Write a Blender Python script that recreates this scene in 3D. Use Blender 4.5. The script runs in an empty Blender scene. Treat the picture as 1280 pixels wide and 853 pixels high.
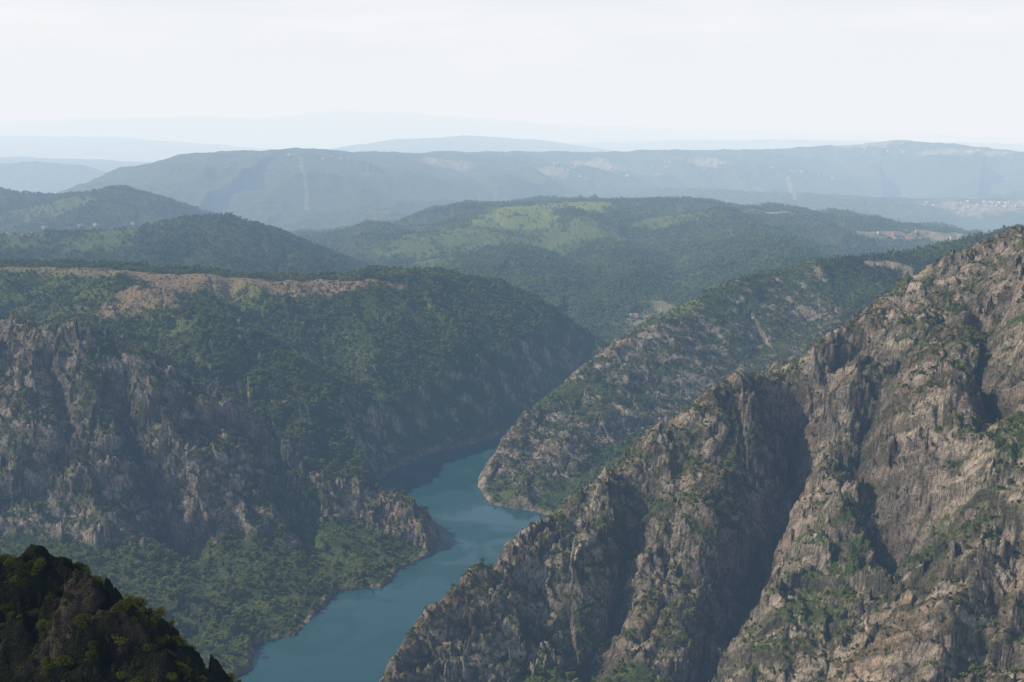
import bpy, math, random, time
import numpy as np
T0=time.time()
rng=np.random.default_rng(7); random.seed(7)
scene=bpy.context.scene

# ------------------------------------------------------------------ camera
CZ=500.0; F=1422.0; TH=math.atan((426.5-165)/F); ST,CT=math.sin(TH),math.cos(TH)
cam_d=bpy.data.cameras.new("camera"); cam=bpy.data.objects.new("camera",cam_d)
scene.collection.objects.link(cam); scene.camera=cam
cam_d.sensor_width=36; cam_d.lens=36*F/1280; cam_d.clip_start=1; cam_d.clip_end=120000
cam.location=(0,0,CZ); cam.rotation_euler=(math.pi/2-TH,0,0)

def S(px,py,D):
    """survey sighting -> world point (bearing/depression at horizontal range D)"""
    u=(px-640)/F; v=-(py-426.5)/F; s=D/(CT+v*ST)
    return (u*s, D, CZ+(-ST+v*CT)*s)
def S0(px,py):
    u=(px-640)/F; v=-(py-426.5)/F; k=-(CZ)/(-ST+v*CT)
    return (u*k,(CT+v*ST)*k)

# ------------------------------------------------------------------ noise
_p=rng.permutation(256).astype(np.int32); _ang=rng.random(256)*2*np.pi
_gx=np.cos(_ang).astype(np.float32); _gy=np.sin(_ang).astype(np.float32); _rv=rng.random((4,256)).astype(np.float32)
def perlin(x,y,seed=0):
    x=np.asarray(x,dtype=np.float32)+seed*17.37; y=np.asarray(y,dtype=np.float32)+seed*9.71
    xf=np.floor(x); yf=np.floor(y); xi=xf.astype(np.int32); yi=yf.astype(np.int32)
    x=x-xf; y=y-yf
    u=x*x*x*(x*(x*6-15)+10); v=y*y*y*(y*(y*6-15)+10)
    def g(i,j,dx,dy):
        h=_p[(_p[i&255]+j)&255]; return _gx[h]*dx+_gy[h]*dy
    a=g(xi,yi,x,y); b=g(xi+1,yi,x-1,y); c=g(xi,yi+1,x,y-1); d=g(xi+1,yi+1,x-1,y-1)
    a=a+u*(b-a); c=c+u*(d-c)
    return (a+v*(c-a))*1.4
def fbm(x,y,L,o,seed,gain=.5):
    r=0;a=1.;t=0
    for i in range(o):
        r=r+a*perlin(x/L,y/L,seed+i*3); t+=a; a*=gain; L*=.5
    return r/t
def ridged(x,y,L,o,seed,gain=.5):
    r=0;a=1.;t=0;w=1.
    for i in range(o):
        n=1-2*np.abs(perlin(x/L,y/L,seed+i*3)); r=r+a*n*w; t+=a; w=np.clip(.5+.5*n,.2,1); a*=gain; L*=.5
    return r/t
def facets(x,y,L,seed,tilt=1.):
    """broken rock blocks: each voronoi cell is a tilted plane. returns height(-1..1), edge(0 at joint), id"""
    x=x/L+seed*3.1; y=y/L+seed*5.3; xi=np.floor(x).astype(np.int32); yi=np.floor(y).astype(np.int32)
    b1=np.full(x.shape,9.,np.float32); b2=np.full(x.shape,9.,np.float32); hh=np.zeros(x.shape,np.float32); idn=np.zeros(x.shape,np.float32)
    for i in(-1,0,1):
        for j in(-1,0,1):
            h=_p[(_p[(xi+i)&255]+yi+j)&255]; dx=x-(xi+i+_rv[0][h]); dy=y-(yi+j+_rv[1][h]); d=dx*dx+dy*dy
            hv=(_rv[2][h]-.5)*1.2+tilt*((_gx[h]*dx+_gy[h]*dy)); m=d<b1
            b2=np.where(m,b1,np.minimum(b2,d)); b1=np.where(m,d,b1); hh=np.where(m,hv,hh); idn=np.where(m,_rv[3][h],idn)
    return hh,np.sqrt(b2)-np.sqrt(b1),idn
def sst(a,b,x):
    t=np.clip((x-a)/(b-a),0,1); return t*t*(3-2*t)

# ------------------------------------------------------------------ terrain grid
NB=1300
B=np.linspace(-.60,.60,NB,dtype=np.float32)
D=np.concatenate([np.geomspace(60,700,50,endpoint=False),np.geomspace(700,2800,860,endpoint=False),np.geomspace(2800,30000,560)]).astype(np.float32)
NR=len(D)
Y=np.repeat(D[:,None],NB,1); X=Y*B[None,:]
def rows(lo,hi):
    return slice(int(np.searchsorted(D,lo)),int(np.searchsorted(D,hi)))

# river outline (plan)
Lb=[(100,1000),(250,900),(286,853),(314,836),(318,806),(370,795),(412,750),(425,739),(475,735),(500,712),(540,695),(553,680),(542,655),(512,632),(488,630),(474,602),(490,588),(530,570),(600,552),(636,541),(690,512),(735,484)]
Rb=[(745,496),(700,526),(652,550),(622,570),(601,592),(597,606),(612,630),(640,635),(672,640),(700,655),(690,690),(640,735),(575,790),(510,835),(470,865),(440,900),(380,1000),(300,1100)]
poly=[S0(*p) for p in Lb+Rb]
rs=rows(0,3600)
xs,ys=X[rs],Y[rs]
wx=xs+9*fbm(xs,ys,60,4,50); wy=ys+9*fbm(xs,ys,60,4,60)
d2=np.full(xs.shape,1e12,np.float32); inside=np.zeros(xs.shape,bool)
for i in range(len(poly)):
    (ax,ay),(bx,by)=poly[i],poly[(i+1)%len(poly)]
    ex,ey=bx-ax,by-ay; t=np.clip(((wx-ax)*ex+(wy-ay)*ey)/(ex*ex+ey*ey),0,1)
    d2=np.minimum(d2,(wx-ax-t*ex)**2+(wy-ay-t*ey)**2)
    if ay!=by:
        inside^=((wy<ay)!=(wy<by))&(wx<(bx-ax)*(wy-ay)/(by-ay)+ax)
DR=np.full(X.shape,4000,np.float32); DR[rs]=np.where(inside,-1,1)*np.sqrt(d2)

far=sst(2800,5000,Y)
H=(2+np.minimum(np.maximum(DR,0)*.2,45)).astype(np.float32)
H=H+far*(30+fbm(X,Y,2500,4,1)*90)
far2=sst(7000,11000,Y)
H=H+far2*(60+150*np.abs(fbm(X,Y,5000,4,5)))
BID=np.zeros(X.shape,np.int8)

def body(idn,pts,sl,sr,w=20,L=90,A=10,reach=1500,k=12,top=0):
    """ridge: crest polyline, slope left/right of travel direction, rounded crest w, ribs of spacing L / height A"""
    global H
    P=[S(*p) for p in pts]
    ylo=min(p[1] for p in P)-reach; yhi=max(p[1] for p in P)+reach
    r=rows(ylo,yhi); x=X[r]; y=Y[r]
    best=np.full(x.shape,-1e9,np.float32); bs=np.zeros_like(best); bd=np.zeros_like(best); acc=0
    for i in range(len(P)-1):
        ax,ay,az=P[i]; bx,by,bz=P[i+1]; ex,ey=bx-ax,by-ay; l=math.hypot(ex,ey)
        t=np.clip(((x-ax)*ex+(y-ay)*ey)/(l*l),0,1); qx=x-ax-t*ex; qy=y-ay-t*ey
        d=np.sqrt(qx*qx+qy*qy); c=(ex*qy-ey*qx)/(l*np.maximum(d,1e-3)) # +left
        s=sr+(sl-sr)*(.5+.5*np.clip(c*1.5,-1,1))
        dd=np.maximum(d-top,0)
        h=az+t*(bz-az)-s*(np.sqrt(dd*dd+w*w)-w)
        m=h>best; best=np.where(m,h,best); bs=np.where(m,acc+t*l,bs); bd=np.where(m,d,bd); acc+=l
    wv=fbm(x,y,L*2,2,idn*7)*.8
    n=1-2*np.abs(perlin(bs/L+wv,bd/(L*3.5),idn+20)); n2=1-2*np.abs(perlin(bs/(L*.42)+wv*1.6,bd/(L*1.3),idn+31))
    g=sst(0,L*1.6,bd)
    best+=A*g*(n-.3)+A*.4*sst(0,L*.6,bd)*(n2-.3)
    a=H[r]; hm=np.clip(.5+.5*(best-a)/k,0,1)
    H[r]=a+(best-a)*hm+k*hm*(1-hm)
    BID[r]=np.where(hm>.5,idn,BID[r])

# far ranges
body(20,[(-300,160,24000),(0,152,24000),(150,148,23000),(250,146,23500),(330,148,24000),(430,139,25000),(500,141,25000),(600,148,25000),(700,156,25000),(850,161,26000),(1080,166,26000),(1280,172,26000),(1600,172,26000)],.12,.12,200,1500,60,6000)
body(19,[(-300,175,15000),(0,170,15000),(130,172,15000),(230,178,14500),(330,190,14000),(500,200,14000)],.12,.12,100,900,40,4000)
body(18,[(380,196,11500),(450,183,11500),(520,174,11500),(580,170,11800),(640,173,12000),(700,183,12000),(800,192,12000)],.14,.14,80,700,25,3000)
body(21,[(700,180,16000),(850,176,16000),(1000,175,16000),(1280,180,16000),(1600,180,16000)],.12,.12,100,900,30,4000)
body(22,[(-300,200,9500),(0,197,9500),(120,200,9300),(220,206,9000),(300,215,8800)],.15,.15,60,500,25,2500)
body(17,[(-300,190,7500),(-50,204,7500),(40,204,7500),(90,208,7400),(140,220,7200),(165,238,6900),(190,270,6500)],.3,.3,50,400,25,2500)
# big plateau massif F1
body(16,[(208,248,5900),(240,218,5800),(290,190,5700),(370,186,5700),(440,191,5900),(520,192,6300)],.45,.30,50,400,95,2500)
body(16,[(440,191,5900),(520,192,6300),(620,190,6800),(740,190,7200),(850,188,7400),(960,187,7600),(1060,181,7800),(1120,177,7800),(1180,180,7600),(1280,192,7200),(1600,200,7000)],.3,.24,60,480,95,3500)
body(15,[(330,250,5000),(400,255,4900),(470,262,4600),(520,285,4200),(530,310,3900)],.24,.30,50,300,45,1500)
body(15,[(700,232,6100),(800,236,5900),(900,240,5700),(1000,243,5600),(1150,250,5600),(1400,250,5600)],.1,.2,60,350,30,1500)
# F2 middle green hill
body(14,[(470,345,3500),(500,318,3500),(545,290,3550),(600,268,3600),(650,256,3700),(710,253,3750),(800,251,3800),(870,253,3800),(960,262,3750),(1060,275,3700),(1160,288,3650),(1240,296,3600),(1400,300,3500)],.2,.27,60,260,52,1500)
body(14,[(720,262,3500),(755,300,3250),(790,345,2950),(810,385,2750)],.3,.3,30,180,22,900)
body(14,[(600,275,3450),(640,310,3150),(680,345,2900),(720,385,2700)],.3,.3,30,180,20,900)
body(14,[(900,262,3500),(960,300,3150),(1000,330,2900)],.3,.3,30,180,18,900)
# L3 left background hills
body(13,[(-300,225,3900),(0,240,3900),(70,246,3850),(110,241,3800),(150,235,3800),(190,248,3750),(222,270,3700),(250,304,3500)],.4,.4,30,220,26,1500)
body(12,[(-300,330,2900),(-50,300,3000),(60,292,3100),(150,289,3100),(230,274,3150),(285,271,3150),(335,291,3100),(370,315,3000),(405,340,2900),(440,375,2750)],.45,.42,25,200,24,1400)
# L2 left massif plateau
body(11,[(-400,324,2100),(-100,332,2100),(0,332,2100),(120,334,2080),(240,342,2060),(340,349,2080),(430,349,2120),(480,342,2180)],.45,.47,40,150,26,1500,top=30)
body(11,[(440,347,2150),(480,341,2180),(560,340,2270),(610,351,2300),(640,371,2300),(690,405,2250),(730,429,2200),(766,450,2150),(790,475,2130)],.65,.60,18,130,24,1500,top=4)
# spurs of L2
body(10,[(130,350,1900),(200,366,1800),(260,396,1740),(330,440,1690),(400,500,1650),(450,550,1620),(480,585,1600)],.62,.60,14,100,22,900)
body(10,[(450,354,2050),(500,394,1980),(560,450,1900),(610,515,1860)],.6,.55,16,90,18,700)
body(10,[(590,358,2250),(640,408,2130),(665,455,2030),(672,500,1960)],.7,.6,14,80,14,600)
# spur A with promontory
body(9,[(-400,330,1650),(-150,380,1560),(0,404,1500),(60,406,1470),(110,416,1450),(160,442,1430),(200,470,1420),(250,510,1405),(300,545,1400),(350,572,1400),(400,592,1400),(450,606,1385),(490,622,1370),(525,643,1350),(545,664,1342),(553,678,1335)],.8,.9,9,95,30,900)
body(9,[(60,408,1460),(40,470,1380),(80,560,1300),(130,640,1230),(200,700,1190)],1.0,1.0,7,70,14,500)
body(9,[(250,512,1400),(300,590,1340),(350,660,1280),(385,720,1235)],1.0,1.0,7,60,12,400)
body(9,[(400,592,1398),(430,660,1330),(455,722,1230)],.95,.95,6,50,8,300)
# spur C
body(8,[(-150,640,1230),(0,690,1180),(80,715,1150),(150,734,1130),(220,746,1110),(290,769,1080),(308,796,1050),(314,826,1018)],.85,.8,8,60,7,400)
# R2
body(7,[(598,607,1578),(606,590,1590),(630,547,1640),(652,524,1680),(700,495,1750),(760,448,1850),(820,405,1950),(870,378,2050),(920,353,2140),(960,340,2200),(1020,328,2230),(1080,323,2250),(1150,312,2300),(1200,302,2350),(1280,282,2400),(1500,245,2400)],.75,.60,22,95,12,1000)
body(7,[(1130,350,2200),(1060,385,2080),(990,430,1960),(920,475,1850),(850,525,1720)],.62,.62,20,70,9,500,k=25)
body(7,[(870,396,2040),(800,456,1850),(740,512,1700),(690,565,1580),(655,625,1480)],.70,.70,16,60,9,500,k=20)
# R1 near mountain
body(6,[(470,862,872),(480,845,885),(505,800,920),(560,745,970),(620,700,1020),(690,650,1080),(760,600,1110),(830,545,1140),(900,490,1170),(950,458,1195),(1010,446,1215),(1080,402,1250),(1140,350,1260),(1200,316,1255),(1240,301,1240),(1290,294,1210),(1500,230,1050),(1800,150,900)],1.15,.8,7,120,36,1200)
body(6,[(1012,447,1215),(1035,520,1150),(1050,600,1085),(1010,690,1010),(1000,760,960),(1015,853,890)],1.3,1.25,4,50,14,400)
body(6,[(930,470,1185),(915,560,1125),(895,650,1065),(870,740,1005),(850,853,915)],1.25,1.35,5,55,14,400)
body(6,[(1240,301,1240),(1190,400,1160),(1150,500,1085),(1110,640,1010),(1100,740,950),(1160,853,870)],1.15,1.2,6,60,14,500)
body(6,[(700,655,1070),(700,720,1010),(690,800,955),(680,870,910)],1.05,1.05,6,50,8,300)
body(6,[(935,785,925),(945,853,880),(950,900,850)],1.2,1.2,4,30,4,200)
print("bodies",time.time()-T0)

# gullies (plan polylines)
gully_shade=np.zeros(X.shape,np.float32)
def gully(pts,depth,w):
    P=[S(*p) for p in pts]; r=rows(min(p[1] for p in P)-4*w,max(p[1] for p in P)+4*w); x=X[r];y=Y[r]
    wxx=x+12*fbm(x,y,45,3,91); m=np.full(x.shape,1e9,np.float32)
    for i in range(len(P)-1):
        ax,ay,_=P[i];bx,by,_=P[i+1];ex,ey=bx-ax,by-ay
        t=np.clip(((wxx-ax)*ex+(y-ay)*ey)/(ex*ex+ey*ey),0,1); m=np.minimum(m,np.hypot(wxx-ax-t*ex,y-ay-t*ey))
    g=np.exp(-(m/w)**1.6); H[r]-=depth*g; gully_shade[r]=np.maximum(gully_shade[r],g)
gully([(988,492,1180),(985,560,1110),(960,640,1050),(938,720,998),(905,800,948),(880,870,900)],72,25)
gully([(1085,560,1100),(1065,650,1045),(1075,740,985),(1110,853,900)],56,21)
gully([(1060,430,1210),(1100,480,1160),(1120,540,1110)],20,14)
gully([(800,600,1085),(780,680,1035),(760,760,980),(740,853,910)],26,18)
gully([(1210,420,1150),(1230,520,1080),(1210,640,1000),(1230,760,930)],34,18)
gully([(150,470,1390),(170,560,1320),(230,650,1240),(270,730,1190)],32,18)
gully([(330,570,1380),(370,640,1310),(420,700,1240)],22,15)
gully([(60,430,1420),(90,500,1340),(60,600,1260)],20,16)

# crags
near=1-sst(2600,3600,Y)
rockw=np.select([BID==6,BID==7,BID==9,BID==8,BID==10,BID==11],[1.,.55,1.,.6,.5,.45],.3).astype(np.float32)
rockw=np.where(BID==7,.55-.3*sst(180,420,X),rockw)
rockw=np.where((BID==11)&(Y>1850)&(X<-120),rockw*(1-.85*sst(222,240,H)),rockw)
r=rows(0,2900); x=X[r];y=Y[r]; hb=H[r].copy()
wa=fbm(x,y,60,4,70,.6); wb=fbm(x,y,60,4,80,.6)
wx_=x+22*wa; wy_=y+22*wb
R1_=ridged(wx_,wy_,95,4,100,.55)
f1,e1,i1=facets(wx_,wy_*.8+.5*hb,38,1,1.3)
f2,e2,i2=facets(wx_+3*f1,wy_*.75+.9*hb,15,2,1.3)
f3,e3,i3=facets(wx_*1.1,wy_*.8+1.1*hb+2*f2,6.5,3,1.2)
rw=rockw[r]*near[r]
patch=.45+.55*sst(-.3,.3,fbm(x,y,110,3,150))
H[r]+=rw*(12*(R1_-.25)+patch*(10.5*f1+6.0*f2+3.0*f3))
H+= far*(fbm(X,Y,420,4,160)*22) 
H+=(1-near)*ridged(X,Y,160,3,170)*8
edge=np.ones(X.shape,np.float32); edge[r]=np.minimum(np.minimum(sst(0,.10,e1),.25+.75*sst(0,.15,e2)),.4+.6*sst(0,.22,e3)); blk=np.zeros(X.shape,np.float32); blk[r]=(i2-.5)+.7*(i3-.5)+.5*(i1-.5)
# river banks
r=rows(0,3600); x=X[r];y=Y[r]
fine=fbm(x,y,9,3,180,.6)
DRn=DR[r]; bank=DRn*(1.25+.6*fbm(x,y,30,3,190))+.5+.25*blk[r]*10*sst(0,8,DRn)+.012*np.maximum(DRn,0)**2
a=H[r]; k=5.
hm=np.clip(.5+.5*(a-bank)/k,0,1); Hn=a+(bank-a)*hm-k*hm*(1-hm)*.3
Hn=np.where(DRn<0,np.minimum(Hn,-.6+DRn*.3),np.maximum(Hn,.3+np.clip(DRn,0,150)*.1)); H[r]=Hn+np.where(DRn>0,fine*1.6*rockw[r]*sst(0,8,DRn),0)
H=H.astype(np.float32)
print("height",time.time()-T0)

zx=np.gradient(H,axis=1)/(Y*(B[1]-B[0])); dzD=np.gradient(H,D,axis=0); zy=dzD-B[None,:]*zx
slope=np.hypot(zx,zy)
T=(CZ-H)/Y
runmin=np.minimum.accumulate(T,axis=0)
visible=T<=runmin+8./Y

def hit(px,py):
    u=(px-640)/F; v=-(py-426.5)/F; b=u/(CT+v*ST); t=(ST-v*CT)/(CT+v*ST)
    c=int(round((b-B[0])/(B[1]-B[0]))); idx=np.nonzero(T[60:,c]<=t)[0]
    i=60+(idx[0] if len(idx) else NR-61); return float(X[i,c]),float(Y[i,c])

# ------------------------------------------------------------------ ground cover
Yc=Y+1.2*H*near
n1=fbm(X,Y,140,4,200); n2=fbm(X,Yc,35,4,210,.6); n3=fbm(X,Yc,9,3,220,.6)
nb=fbm(X,Y,900,4,230)
rk=np.select([BID==6,BID==7,BID==9,BID==8,BID==10,BID==11],[.38,.52,.42,.10,.08,-.08],-.5)
rk=np.where((BID==7)&(X>620),-.35,rk)
rock=sst(-.10,.20,rk-.55+(np.clip(slope,0,2.2)-.75)*.42+n2*.8+n1*.55+.25*blk)
rock=np.where((DR>-5)&(DR<200),np.maximum(rock,(1-sst(2,7,DR+8*n2))*.9),rock)
def spot(m,px,py,rx,ry,amt=1.,ns=.5):
    cx,cy=hit(px,py); r=rows(cy-2.5*ry,cy+2.5*ry)
    q=np.hypot((X[r]-cx)/rx,(Y[r]-cy)/ry)+ns*(n1[r]+n2[r]); m[r]=np.maximum(m[r],amt*(1-sst(.8,1.05,q)))
heath=np.zeros(X.shape,np.float32)
for a in [(175,366,65,55),(235,353,90,50),(300,355,95,36),(370,355,95,30),(430,356,70,28),(120,340,110,24),(480,354,45,20),(60,337,120,18),(0,337,100,16),(210,372,40,40)]: spot(heath,*a)
meadow=np.zeros(X.shape,np.float32)
for a in [(650,262,120,110),(700,262,140,120),(740,258,100,70),(610,280,70,60),(670,275,80,80)]: spot(meadow,*a,.9)
for a in [(820,395,60,50),(790,412,40,30),(850,385,40,40),(560,300,160,130),(600,300,120,120),(700,290,160,120),(850,275,160,60)]: spot(meadow,*a,.5,.9)
for a in [(60,352,90,60),(110,372,60,50),(30,378,60,50),(200,400,40,40),(310,380,40,35),(120,300,120,60),(60,262,160,60),(20,300,120,60)]: spot(meadow,*a,.45,1.1)
tan=np.zeros(X.shape,np.float32)
for a in [(790,405,26,20),(825,388,22,18),(810,420,22,16),(1130,295,170,40),(1180,294,120,30),(1230,259,200,90),(1270,255,160,60),(1190,255,90,40),(1080,183,260,100),(1190,189,240,90),(960,268,110,20),(1230,192,200,60),(750,208,200,120),(880,205,160,100),(560,205,160,90),(700,212,150,50)]: spot(tan,*a,.8,.9)
def track(m,pts,w,amt=1):
    P=[hit(*p) for p in pts]
    for i in range(len(P)-1):
        (ax,ay),(bx,by)=P[i],P[i+1]; r=rows(min(ay,by)-6*w,max(ay,by)+6*w); x=X[r];y=Y[r]; ex,ey=bx-ax,by-ay
        t=np.clip(((x-ax)*ex+(y-ay)*ey)/(ex*ex+ey*ey+1e-6),0,1); d=np.hypot(x-ax-t*ex,y-ay-t*ey); m[r]=np.maximum(m[r],amt*(1-sst(w*.6,w,d)))
track(tan,[(1085,330),(1110,331),(1135,337),(1150,344)],13)
track(tan,[(376,198),(378,215),(383,240),(384,262)],11,.45)
track(tan,[(986,222),(988,235),(994,250)],14,.6)
track(tan,[(900,262),(960,268),(1010,272)],7,.5)

def C(r,g,b): return np.array([r,g,b],np.float32)
def mixc(a,b,m): return a+(b-a)*m[...,None]
def full(c): return np.broadcast_to(c,X.shape+(3,))
grn=mixc(full(C(.058,.084,.025)),C(.125,.148,.045),sst(-.35,.45,n2+.4*n3))
dry=mixc(full(C(.145,.108,.052)),C(.255,.18,.090),sst(-.3,.4,n2))
scrubby=np.select([BID==6,BID==7,BID==9],[.10,.05,-.08],-.34)
col=mixc(grn,dry,sst(.0,.35,scrubby+n1*.5+n3*.5))
rc=mixc(full(C(.205,.163,.130)),C(.47,.385,.305),np.clip(.5+.9*blk+.5*n3,0,1))
rc=mixc(rc,C(.36,.23,.14),sst(.0,.5,n1-.3*n2)*.5)
rc=mixc(rc,C(.07,.062,.052),sst(.05,.45,fbm(X,Yc,14,3,240,.65))*.6)   # lichen / weathering stains
rc=mixc(rc,C(.038,.044,.022),(1-edge)*.9)                            # dark olive along the block joints
rc=rc*(1-.45*gully_shade[...,None])                                          # shade painted into the gully rock colour
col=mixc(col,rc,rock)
fp=sst(.05,.12,nb+.4*n1)*far; col=mixc(col,C(.10,.12,.05),fp*.6)
fp2=sst(.22,.3,n1+.5*nb)*far*sst(.25,.1,slope); col=mixc(col,C(.22,.19,.11),fp2*.7)
col=mixc(col,mixc(full(C(.34,.245,.15)),C(.24,.205,.09),sst(-.1,.4,n2)),heath)
col=mixc(col,C(.25,.30,.085),meadow)
col=mixc(col,C(.45,.37,.27),tan*np.clip(.75+n2,0,1))
col=np.clip(col,0.005,.8)
print("cover",time.time()-T0)

def make_grid(name,X,Y,Z,colr=None):
    nr,nc=X.shape; me=bpy.data.meshes.new(name)
    co=np.stack([X,Y,Z],-1).astype(np.float32).reshape(-1)
    i=np.arange((nr-1)*(nc-1)); rr=i//(nc-1); cc=i%(nc-1); v=rr*nc+cc
    f=np.stack([v,v+1,v+nc+1,v+nc],-1).astype(np.int32).reshape(-1)
    me.vertices.add(nr*nc); me.vertices.foreach_set("co",co)
    me.loops.add(len(f)); me.loops.foreach_set("vertex_index",f)
    n=len(f)//4; me.polygons.add(n); me.polygons.foreach_set("loop_start",np.arange(0,4*n,4,dtype=np.int32))
    me.polygons.foreach_set("use_smooth",np.ones(n,bool))
    me.update(calc_edges=True)
    if colr is not None:
        at=me.attributes.new("cover","FLOAT_COLOR","POINT"); c4=np.ones((nr*nc,4),np.float32); c4[:,:3]=colr.reshape(-1,3)
        at.data.foreach_set("color",c4.reshape(-1))
    o=bpy.data.objects.new(name,me); scene.collection.objects.link(o); return o

jx=(near*rockw*2.5*ridged(X,H*1.4+Y*.5,22,3,260)).astype(np.float32)*(DR>4)
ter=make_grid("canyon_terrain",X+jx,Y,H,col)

def nodes(mat):
    mat.use_nodes=True; nt=mat.node_tree; nt.nodes.clear(); return nt,nt.nodes,nt.links
m=bpy.data.materials.new("terrain_cover"); nt,N,Lk=nodes(m)
out=N.new("ShaderNodeOutputMaterial"); bs=N.new("ShaderNodeBsdfDiffuse"); bs.inputs["Roughness"].default_value=.5
at=N.new("ShaderNodeAttribute"); at.attribute_name="cover"
geo=N.new("ShaderNodeNewGeometry")
nz=N.new("ShaderNodeTexNoise"); nz.inputs["Scale"].default_value=.3; nz.inputs["Detail"].default_value=5; nz.inputs["Roughness"].default_value=.7
Lk.new(geo.outputs["Position"],nz.inputs["Vector"])
mr=N.new("ShaderNodeMapRange"); mr.inputs[1].default_value=.3; mr.inputs[2].default_value=.7; mr.inputs[3].default_value=.42; mr.inputs[4].default_value=1.58
Lk.new(nz.outputs["Fac"],mr.inputs[0])
mx=N.new("ShaderNodeVectorMath"); mx.operation='SCALE'; Lk.new(at.outputs["Color"],mx.inputs[0]); Lk.new(mr.outputs[0],mx.inputs["Scale"])
Lk.new(mx.outputs[0],bs.inputs["Color"])
bp=N.new("ShaderNodeBump"); bp.inputs["Strength"].default_value=.9; bp.inputs["Distance"].default_value=7; Lk.new(nz.outputs["Fac"],bp.inputs["Height"]); Lk.new(bp.outputs[0],bs.inputs["Normal"])
Lk.new(bs.outputs[0],out.inputs[0]); ter.data.materials.append(m)

# ------------------------------------------------------------------ water
me=bpy.data.meshes.new("river"); me.from_pydata([(-900,300,0),(900,300,0),(1100,2800,0),(-900,2800,0)],[],[(0,1,2,3)])
riv=bpy.data.objects.new("river",me); scene.collection.objects.link(riv)
m=bpy.data.materials.new("river_water"); nt,N,Lk=nodes(m)
out=N.new("ShaderNodeOutputMaterial"); bs=N.new("ShaderNodeBsdfPrincipled"); bs.inputs["Base Color"].default_value=(.012,.056,.068,1); bs.inputs["IOR"].default_value=1.33
geo=N.new("ShaderNodeNewGeometry")
a=N.new("ShaderNodeTexNoise"); a.inputs["Scale"].default_value=.25; a.inputs["Detail"].default_value=4; Lk.new(geo.outputs["Position"],a.inputs["Vector"])
b=N.new("ShaderNodeTexNoise"); b.inputs["Scale"].default_value=.010; b.inputs["Detail"].default_value=3; b.inputs["Distortion"].default_value=1.5; Lk.new(geo.outputs["Position"],b.inputs["Vector"])
mr=N.new("ShaderNodeMapRange"); mr.inputs[1].default_value=.42; mr.inputs[2].default_value=.6; mr.inputs[3].default_value=.03; mr.inputs[4].default_value=.45; Lk.new(b.outputs["Fac"],mr.inputs[0]); Lk.new(mr.outputs[0],bs.inputs["Roughness"])
bp=N.new("ShaderNodeBump"); bp.inputs["Strength"].default_value=.3; bp.inputs["Distance"].default_value=.4; Lk.new(a.outputs["Fac"],bp.inputs["Height"]); Lk.new(bp.outputs[0],bs.inputs["Normal"])
Lk.new(bs.outputs[0],out.inputs[0]); me.materials.append(m)

# ------------------------------------------------------------------ foliage
def foliage_mat(name,c1,c2,tr=.3):
    m=bpy.data.materials.new(name); nt,N,Lk=nodes(m); out=N.new("ShaderNodeOutputMaterial")
    oi=N.new("ShaderNodeObjectInfo"); mx=N.new("ShaderNodeMix"); mx.data_type='RGBA'; mx.inputs[6].default_value=(*c1,1); mx.inputs[7].default_value=(*c2,1)
    geo=N.new("ShaderNodeNewGeometry"); nz=N.new("ShaderNodeTexNoise"); nz.inputs["Scale"].default_value=.02; nz.inputs["Detail"].default_value=1; Lk.new(geo.outputs["Position"],nz.inputs["Vector"])
    am=N.new("ShaderNodeMath"); am.operation='MULTIPLY_ADD'; am.inputs[1].default_value=.6; Lk.new(oi.outputs["Random"],am.inputs[0])
    a2=N.new("ShaderNodeMath"); a2.operation='MULTIPLY_ADD'; a2.inputs[1].default_value=2.; a2.inputs[2].default_value=-.8; Lk.new(nz.outputs["Fac"],a2.inputs[0]); Lk.new(a2.outputs[0],am.inputs[2]); am.use_clamp=True
    Lk.new(am.outputs[0],mx.inputs[0])
    d=N.new("ShaderNodeBsdfDiffuse"); t=N.new("ShaderNodeBsdfTranslucent"); ms=N.new("ShaderNodeMixShader"); ms.inputs[0].default_value=tr
    Lk.new(mx.outputs[2],d.inputs[0]); Lk.new(mx.outputs[2],t.inputs[0]); Lk.new(d.outputs[0],ms.inputs[1]); Lk.new(t.outputs[0],ms.inputs[2]); Lk.new(ms.outputs[0],out.inputs[0]); return m
bark=bpy.data.materials.new("bark"); nt,N,Lk=nodes(bark); out=N.new("ShaderNodeOutputMaterial"); d=N.new("ShaderNodeBsdfDiffuse"); nz=N.new("ShaderNodeTexNoise"); cr=N.new("ShaderNodeValToRGB"); cr.color_ramp.elements[0].color=(.05,.035,.025,1); cr.color_ramp.elements[1].color=(.16,.12,.09,1); Lk.new(nz.outputs["Fac"],cr.inputs[0]); Lk.new(cr.outputs[0],d.inputs[0]); Lk.new(d.outputs[0],out.inputs[0])

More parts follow.
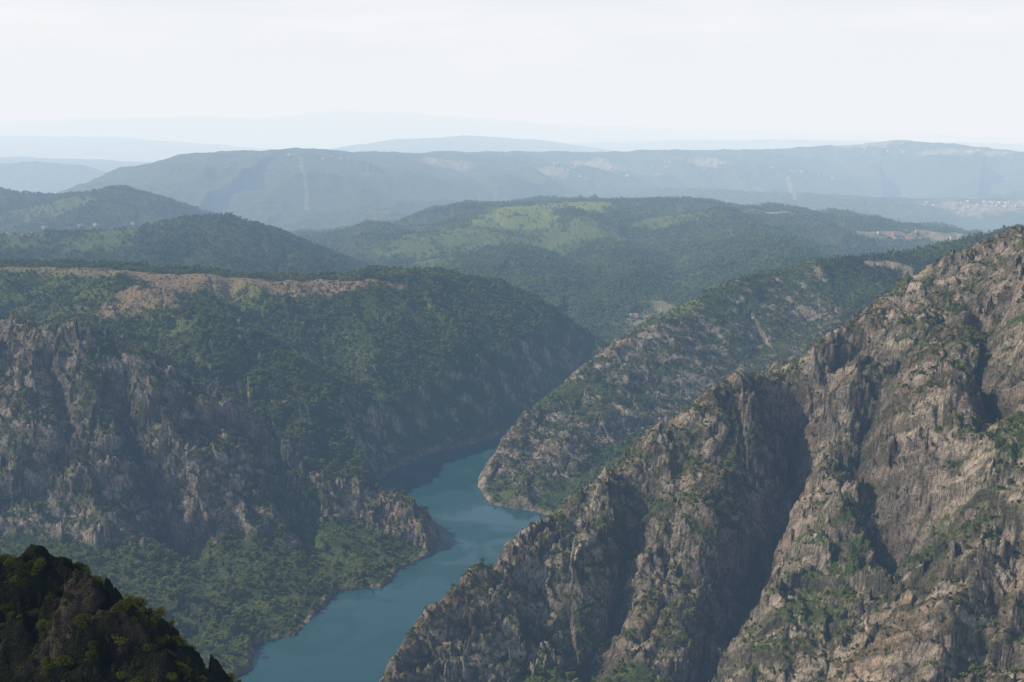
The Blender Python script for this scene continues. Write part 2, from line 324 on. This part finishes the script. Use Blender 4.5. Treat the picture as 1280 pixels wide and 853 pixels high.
def crown_mesh(name,rad,hgt,base,clumps,per,size,mat,pine=False,seed=0):
    R=random.Random(seed); V=[];Fc=[];mi=[]
    def tube(p,q,r0,r1):
        k=len(V)
        for (c,r) in((p,r0),(q,r1)):
            for j in range(5):
                an=j*2*math.pi/5; V.append((c[0]+r*math.cos(an),c[1]+r*math.sin(an),c[2]))
        for j in range(5): Fc.append((k+j,k+(j+1)%5,k+5+(j+1)%5,k+5+j)); mi.append(1)
    tube((0,0,-1.5),(0,0,base+hgt*.5),rad*.09,rad*.03)
    for c in range(clumps):
        an=R.uniform(0,2*math.pi); zf=R.random()
        rr=rad*.62*math.sqrt(R.random())*((1-zf*.85) if pine else math.sqrt(max(0,1-(2*zf-1)**2*.6)))
        cx,cy,cz=rr*math.cos(an),rr*math.sin(an),base+hgt*(.12+zf*.76)
        tube((0,0,base*.6+hgt*.1),(cx,cy,cz),rad*.03,rad*.012)
        cr=rad*R.uniform(.32,.5)*((1-.6*zf) if pine else 1)
        for i in range(per):
            t=R.uniform(0,2*math.pi); w=R.uniform(-.7,1); q=math.sqrt(max(0,1-w*w)); rad_=cr*R.uniform(.7,1.1)
            n=(q*math.cos(t),q*math.sin(t),w); o=(cx+n[0]*rad_,cy+n[1]*rad_,cz+n[2]*rad_*.75)
            nn=[n[k]+R.uniform(-.6,.6) for k in range(3)]; l=math.sqrt(sum(a*a for a in nn))+1e-6; nn=[a/l for a in nn]
            ux,uy,uz=(-nn[1],nn[0],0) if abs(nn[2])<.95 else (1,0,0); l=math.sqrt(ux*ux+uy*uy)+1e-6; ux/=l;uy/=l
            vx,vy,vz=nn[1]*0-nn[2]*uy,nn[2]*ux,nn[0]*uy-nn[1]*ux
            s=size*R.uniform(.6,1.2); s2=s*R.uniform(.5,.9); k=len(V)
            for (a,b) in((-1,-.2),(.1,-1),(1,.2),(-.1,1)): V.append((o[0]+ux*a*s+vx*b*s2,o[1]+uy*a*s+vy*b*s2,o[2]+vz*b*s2))
            Fc.append((k,k+1,k+2,k+3)); mi.append(0)
    me=bpy.data.meshes.new(name); me.from_pydata(V,[],Fc); me.materials.append(mat); me.materials.append(bark); me.polygons.foreach_set("material_index",mi); me.update()
    return bpy.data.objects.new(name,me)
fo=foliage_mat("oak_foliage",(.065,.100,.026),(.225,.255,.060)); fp_=foliage_mat("pine_foliage",(.043,.075,.028),(.10,.13,.044),.1); fs=foliage_mat("scrub_foliage",(.048,.066,.018),(.145,.155,.042))
ffar=foliage_mat("plantation_foliage",(.11,.165,.045),(.28,.34,.085))
def coll(name,obs):
    c=bpy.data.collections.new(name)
    for o in obs: c.objects.link(o)
    return c
oaks=coll("oak_kit",[crown_mesh("oak_tree_%d"%i,3.2,4.6,1.2,8,20,.68,fo,seed=i) for i in range(4)])
plant=coll("plantation_kit",[crown_mesh("plantation_tree_%d"%i,3.2,5.5,1.2,7,16,.8,ffar,seed=60+i) for i in range(2)])
pines=coll("pine_kit",[crown_mesh("pine_tree_%d"%i,2.4,8,2,10,16,.62,fp_,True,seed=10+i) for i in range(3)])
bush=coll("bush_kit",[crown_mesh("bush_%d"%i,1.7,1.6,.1,6,20,.38,fs,seed=20+i) for i in range(3)])

def scatter(name,pts,scl,kit):
    me=bpy.data.meshes.new(name); me.vertices.add(len(pts)); me.vertices.foreach_set("co",np.asarray(pts,np.float32).reshape(-1))
    a=me.attributes.new("sz","FLOAT","POINT"); a.data.foreach_set("value",np.asarray(scl,np.float32))
    a=me.attributes.new("rt","FLOAT_VECTOR","POINT"); rt=np.zeros((len(pts),3),np.float32); rt[:,2]=rng.random(len(pts))*6.28; rt[:,0]=rng.normal(0,.08,len(pts)); a.data.foreach_set("vector",rt.reshape(-1)); me.update()
    o=bpy.data.objects.new(name,me); scene.collection.objects.link(o)
    g=bpy.data.node_groups.new(name+"_nodes","GeometryNodeTree"); g.interface.new_socket("Geometry",in_out='INPUT',socket_type='NodeSocketGeometry'); g.interface.new_socket("Geometry",in_out='OUTPUT',socket_type='NodeSocketGeometry')
    n=g.nodes; gi=n.new("NodeGroupInput"); go=n.new("NodeGroupOutput"); ip=n.new("GeometryNodeInstanceOnPoints"); ci=n.new("GeometryNodeCollectionInfo"); ci.inputs["Collection"].default_value=kit; ci.inputs["Separate Children"].default_value=True; ci.inputs["Reset Children"].default_value=True
    ip.inputs["Pick Instance"].default_value=True
    na=n.new("GeometryNodeInputNamedAttribute"); na.data_type='FLOAT'; na.inputs["Name"].default_value="sz"
    nr_=n.new("GeometryNodeInputNamedAttribute"); nr_.data_type='FLOAT_VECTOR'; nr_.inputs["Name"].default_value="rt"
    l=g.links; l.new(gi.outputs[0],ip.inputs["Points"]); l.new(ci.outputs[0],ip.inputs["Instance"]); l.new(na.outputs["Attribute"],ip.inputs["Scale"]); l.new(nr_.outputs["Attribute"],ip.inputs["Rotation"]); l.new(ip.outputs[0],go.inputs[0])
    md=o.modifiers.new("scatter","NODES"); md.node_group=g; return o

area=(np.gradient(D)[:,None]*(Y*(B[1]-B[0])))
ok=visible&(np.abs(B)[None,:]<.53)&(DR>5)&(Y>650)&(tan<.3)
def pick(dens,lo,hi,smin,smax):
    r=rows(lo,hi); p=(dens*area*ok)[r]; sel=rng.random(p.shape)<p
    x=X[r][sel]+rng.normal(0,.5,sel.sum()); pts=np.stack([x+jx[r][sel],Y[r][sel],H[r][sel]-.3],-1)
    return pts, smin+(smax-smin)*rng.random(len(pts))**1.4
veg=1-rock
fd=np.select([BID==6,BID==7,BID==9,BID==8,BID==10,BID==11,BID==12,BID==13,BID==14],[.08,.25,.5,.9,.8,.72,.7,.7,.0],.4)
clump=sst(-.40,.15,n1+.9*n2)
od=fd*veg*(.08+.92*clump)*(1-heath)*(1-meadow)*sst(2.2,1.3,slope)
p1,s1=pick(od/25,650,2700,.45,1.4); p2,s2=pick(od*.9/60,2700,4300,.9,1.8)
forest=scatter("oak_forest",np.concatenate([p1,p2]),np.concatenate([s1,s2]),oaks)
p5,s5=pick((BID==14)*.75*veg*(.1+.9*clump)*(1-meadow*.95)/60,2500,4300,.8,1.5); scatter("plantation_forest",p5,s5,plant)
pd=np.select([(BID==7)&(X>600),BID==14,BID==11,BID==10,BID==12],[.9,.20,.08,.05,.2],0.)*sst(-.1,.3,nb+n1+.3*((BID==7)))*(1-heath)*(1-meadow)*veg
p3,s3=pick(pd/45,650,4300,.7,1.3); scatter("pine_forest",p3,s3,pines)
sd=np.select([BID==6,BID==7,BID==9,BID==8,BID==10,BID==11],[1.25,1.,.8,.8,.4,.4],0.)*(veg*.9+.08)*(.2+.8*clump)
p4,s4=pick(sd/9,650,2400,.3,1.3); scatter("scrub_bushes",p4,s4,bush)
print("trees",len(p1),len(p2),len(p3),len(p4),time.time()-T0)

# ------------------------------------------------------------------ distant village houses (one mesh)
V=[];Fc=[];mi=[]
R=random.Random(5)
def house(x,y,z,w,l,h,a):
    k=len(V); ca,sa=math.cos(a),math.sin(a)
    for (dx,dy,dz) in [(-w,-l,-3),(w,-l,-3),(w,l,-3),(-w,l,-3),(-w,-l,h),(w,-l,h),(w,l,h),(-w,l,h),(0,-l,h*1.5),(0,l,h*1.5)]:
        V.append((x+dx*ca-dy*sa,y+dx*sa+dy*ca,z+dz))
    for f,mm in [((0,1,5,4),0),((1,2,6,5),0),((2,3,7,6),0),((3,0,4,7),0),((4,5,8),0),((6,7,9),0),((5,6,9,8),1),((7,4,8,9),1)]:
        Fc.append(tuple(k+i for i in f)); mi.append(mm)
for (px,py,n,sx,sy) in [(740,212,26,350,200),(860,205,14,300,150),(1150,296,16,200,30),(1240,258,36,260,90),(1110,184,14,350,150),(150,284,7,160,60),(60,285,5,160,60),(800,400,3,60,40),(1200,190,12,300,120),(430,205,6,200,100),(1000,215,10,300,100)]:
    cx,cy=hit(px,py)
    for i in range(n):
        x=cx+R.gauss(0,sx*.5); y=cy+R.gauss(0,sy*.5); ri=min(int(np.searchsorted(D,y)),NR-1); ci_=int(round((x/y-B[0])/(B[1]-B[0])))
        if 0<=ci_<NB: house(x,y,float(H[ri,ci_]),R.uniform(3.5,6),R.uniform(5,9),R.uniform(3.5,6),R.uniform(0,3))
me=bpy.data.meshes.new("distant_village"); me.from_pydata(V,[],Fc)
for nm,c in (("whitewash",(.6,.56,.5)),("roof_tile",(.33,.14,.08))):
    mm=bpy.data.materials.new(nm); nt,N,Lk=nodes(mm); out=N.new("ShaderNodeOutputMaterial"); d=N.new("ShaderNodeBsdfDiffuse"); nz=N.new("ShaderNodeTexNoise"); nz.inputs["Scale"].default_value=.05; cr=N.new("ShaderNodeValToRGB"); cr.color_ramp.elements[0].color=tuple(a*.7 for a in c)+(1,); cr.color_ramp.elements[1].color=c+(1,); Lk.new(nz.outputs["Fac"],cr.inputs[0]); Lk.new(cr.outputs[0],d.inputs[0]); Lk.new(d.outputs[0],out.inputs[0]); me.materials.append(mm)
me.polygons.foreach_set("material_index",mi); me.update(); scene.collection.objects.link(bpy.data.objects.new("distant_village",me))

# ------------------------------------------------------------------ foreground hillside
gx,gy=np.meshgrid(np.linspace(-125,0,340),np.linspace(60,200,380)); gx=gx.astype(np.float32);gy=gy.astype(np.float32)
P=[S(*p) for p in [(-250,650,158),(-60,682,152),(0,692,150),(60,704,148),(90,716,145),(125,744,141),(155,782,138),(192,832,134),(220,880,130),(245,925,126),(285,1000,120),(330,1100,110)]]
best=np.full(gx.shape,-1e9,np.float32)
for i in range(len(P)-1):
    ax,ay,az=P[i];bx,by,bz=P[i+1];ex,ey=bx-ax,by-ay;l=math.hypot(ex,ey); t=np.clip(((gx-ax)*ex+(gy-ay)*ey)/(l*l),0,1);qx=gx-ax-t*ex;qy=gy-ay-t*ey;d=np.hypot(qx,qy);c=(ex*qy-ey*qx)/(l*np.maximum(d,1e-3))
    s=np.where(c>0,1.2,1.3); best=np.maximum(best,az+t*(bz-az)-s*(np.sqrt(d*d+1)-1))
f1,e1,_=facets(gx+1.5*perlin(gx/5,gy/5,3),gy+.6*best,7,5,1.2); f2,e2,_=facets(gx,gy+f1+best,2.6,6,1.2)
gz=best+2.2*ridged(gx,gy,11,4,300,.55)-.8+2.2*f1+1.1*f2
cc=mixc(np.broadcast_to(C(.018,.020,.011),gx.shape+(3,)),C(.085,.070,.052),sst(.05,.45,fbm(gx,gy,8,3,310)))
fg=make_grid("foreground_hillside",gx,gy,gz,cc); fg.data.materials.append(ter.data.materials[0])
ff=foliage_mat("shrub_leaves",(.016,.025,.006),(.12,.125,.02),.5)
fgk=coll("shrub_kit",[crown_mesh("shrub_%d"%i,1.5,1.5,.0,13,120,.10,ff,seed=40+i) for i in range(4)])
n=8500; ix=rng.integers(0,340,n); iy=rng.integers(0,380,n)
keep=fbm(gx,gy,9,2,320)[iy,ix]>-.12
pts=np.stack([gx[iy,ix],gy[iy,ix],gz[iy,ix]-.3],-1)[keep]; scatter("foreground_shrubs",pts,.2+.75*rng.random(len(pts))**1.7,fgk)

# ------------------------------------------------------------------ haze: absorbing boxes whose own glow stands in for scattered light
def air(name,loc,scl,absd,tau,sat):
    bpy.ops.mesh.primitive_cube_add(size=1,location=loc); hz=bpy.context.object; hz.name=name; hz.scale=scl
    m=bpy.data.materials.new(name+"_air"); nt,N,Lk=nodes(m); out=N.new("ShaderNodeOutputMaterial"); ab=N.new("ShaderNodeVolumeAbsorption"); em=N.new("ShaderNodeEmission"); ad=N.new("ShaderNodeAddShader")
    mxv=absd
    ab.inputs["Density"].default_value=mxv; ab.inputs["Color"].default_value=tuple(1-t/mxv for t in tau)+(1,)
    e=[t*s for t,s in zip(tau,sat)]; me_=max(e); em.inputs["Strength"].default_value=me_; em.inputs["Color"].default_value=tuple(a/me_ for a in e)+(1,)
    Lk.new(ab.outputs[0],ad.inputs[0]); Lk.new(em.outputs[0],ad.inputs[1]); Lk.new(ad.outputs[0],out.inputs["Volume"]); hz.data.materials.append(m)
air("haze",(0,15000,650),(80000,70000,1900),1.e-4,(3.0e-5,4.8e-5,7.3e-5),(.96,.95,.96))
air("distant_haze",(0,28450,600),(79000,51100,1700),2.e-4,(9.2e-5,1.16e-4,1.46e-4),(.83,.865,.915))

# ------------------------------------------------------------------ light
EL=math.radians(40); AZ=math.radians(-76)   # azimuth clockwise from +Y
sd=bpy.data.lights.new("sun","SUN"); sd.energy=5.0; sd.angle=math.radians(.53); sd.color=(1,.955,.87)
so=bpy.data.objects.new("sun",sd); scene.collection.objects.link(so)
from mathutils import Vector
dirv=Vector((math.cos(EL)*math.sin(AZ),math.cos(EL)*math.cos(AZ),math.sin(EL))); so.rotation_euler=dirv.to_track_quat('Z','Y').to_euler()
w=bpy.data.worlds.new("World"); scene.world=w; w.use_nodes=True; nt=w.node_tree; N=nt.nodes; bg=N["Background"]; sk=N.new("ShaderNodeTexSky"); sk.sky_type='NISHITA'; sk.sun_disc=False; sk.sun_elevation=EL; sk.sun_rotation=AZ; sk.altitude=600; sk.dust_density=3.0; sk.air_density=1.0
# whitish summer haze low over the horizon, with a few thin cloud veils
tc=N.new("ShaderNodeTexCoord"); sx=N.new("ShaderNodeSeparateXYZ"); nt.links.new(tc.outputs["Generated"],sx.inputs[0])
hr=N.new("ShaderNodeMapRange"); hr.interpolation_type='SMOOTHSTEP'; hr.inputs[1].default_value=.09; hr.inputs[2].default_value=.22; hr.inputs[3].default_value=1; hr.inputs[4].default_value=0; nt.links.new(sx.outputs["Z"],hr.inputs[0])
mp=N.new("ShaderNodeMapping"); mp.inputs["Scale"].default_value=(3,3,22); nt.links.new(tc.outputs["Generated"],mp.inputs[0])
cn=N.new("ShaderNodeTexNoise"); cn.inputs["Scale"].default_value=2.2; cn.inputs["Detail"].default_value=5; nt.links.new(mp.outputs[0],cn.inputs["Vector"])
cr=N.new("ShaderNodeMapRange"); cr.inputs[1].default_value=.45; cr.inputs[2].default_value=.75; cr.inputs[3].default_value=.90; cr.inputs[4].default_value=1.06; nt.links.new(cn.outputs["Fac"],cr.inputs[0])
hc=N.new("ShaderNodeVectorMath"); hc.operation='SCALE'; hc.inputs[0].default_value=(12.8,13.0,13.2); nt.links.new(cr.outputs[0],hc.inputs["Scale"])
mxw=N.new("ShaderNodeMix"); mxw.data_type='RGBA'; nt.links.new(hr.outputs[0],mxw.inputs[0]); nt.links.new(sk.outputs[0],mxw.inputs[6]); nt.links.new(hc.outputs[0],mxw.inputs[7])
nt.links.new(mxw.outputs[2],bg.inputs[0]); bg.inputs[1].default_value=.072
scene.view_settings.view_transform='Standard'; scene.view_settings.look='None'; scene.view_settings.exposure=0
print("done",time.time()-T0)
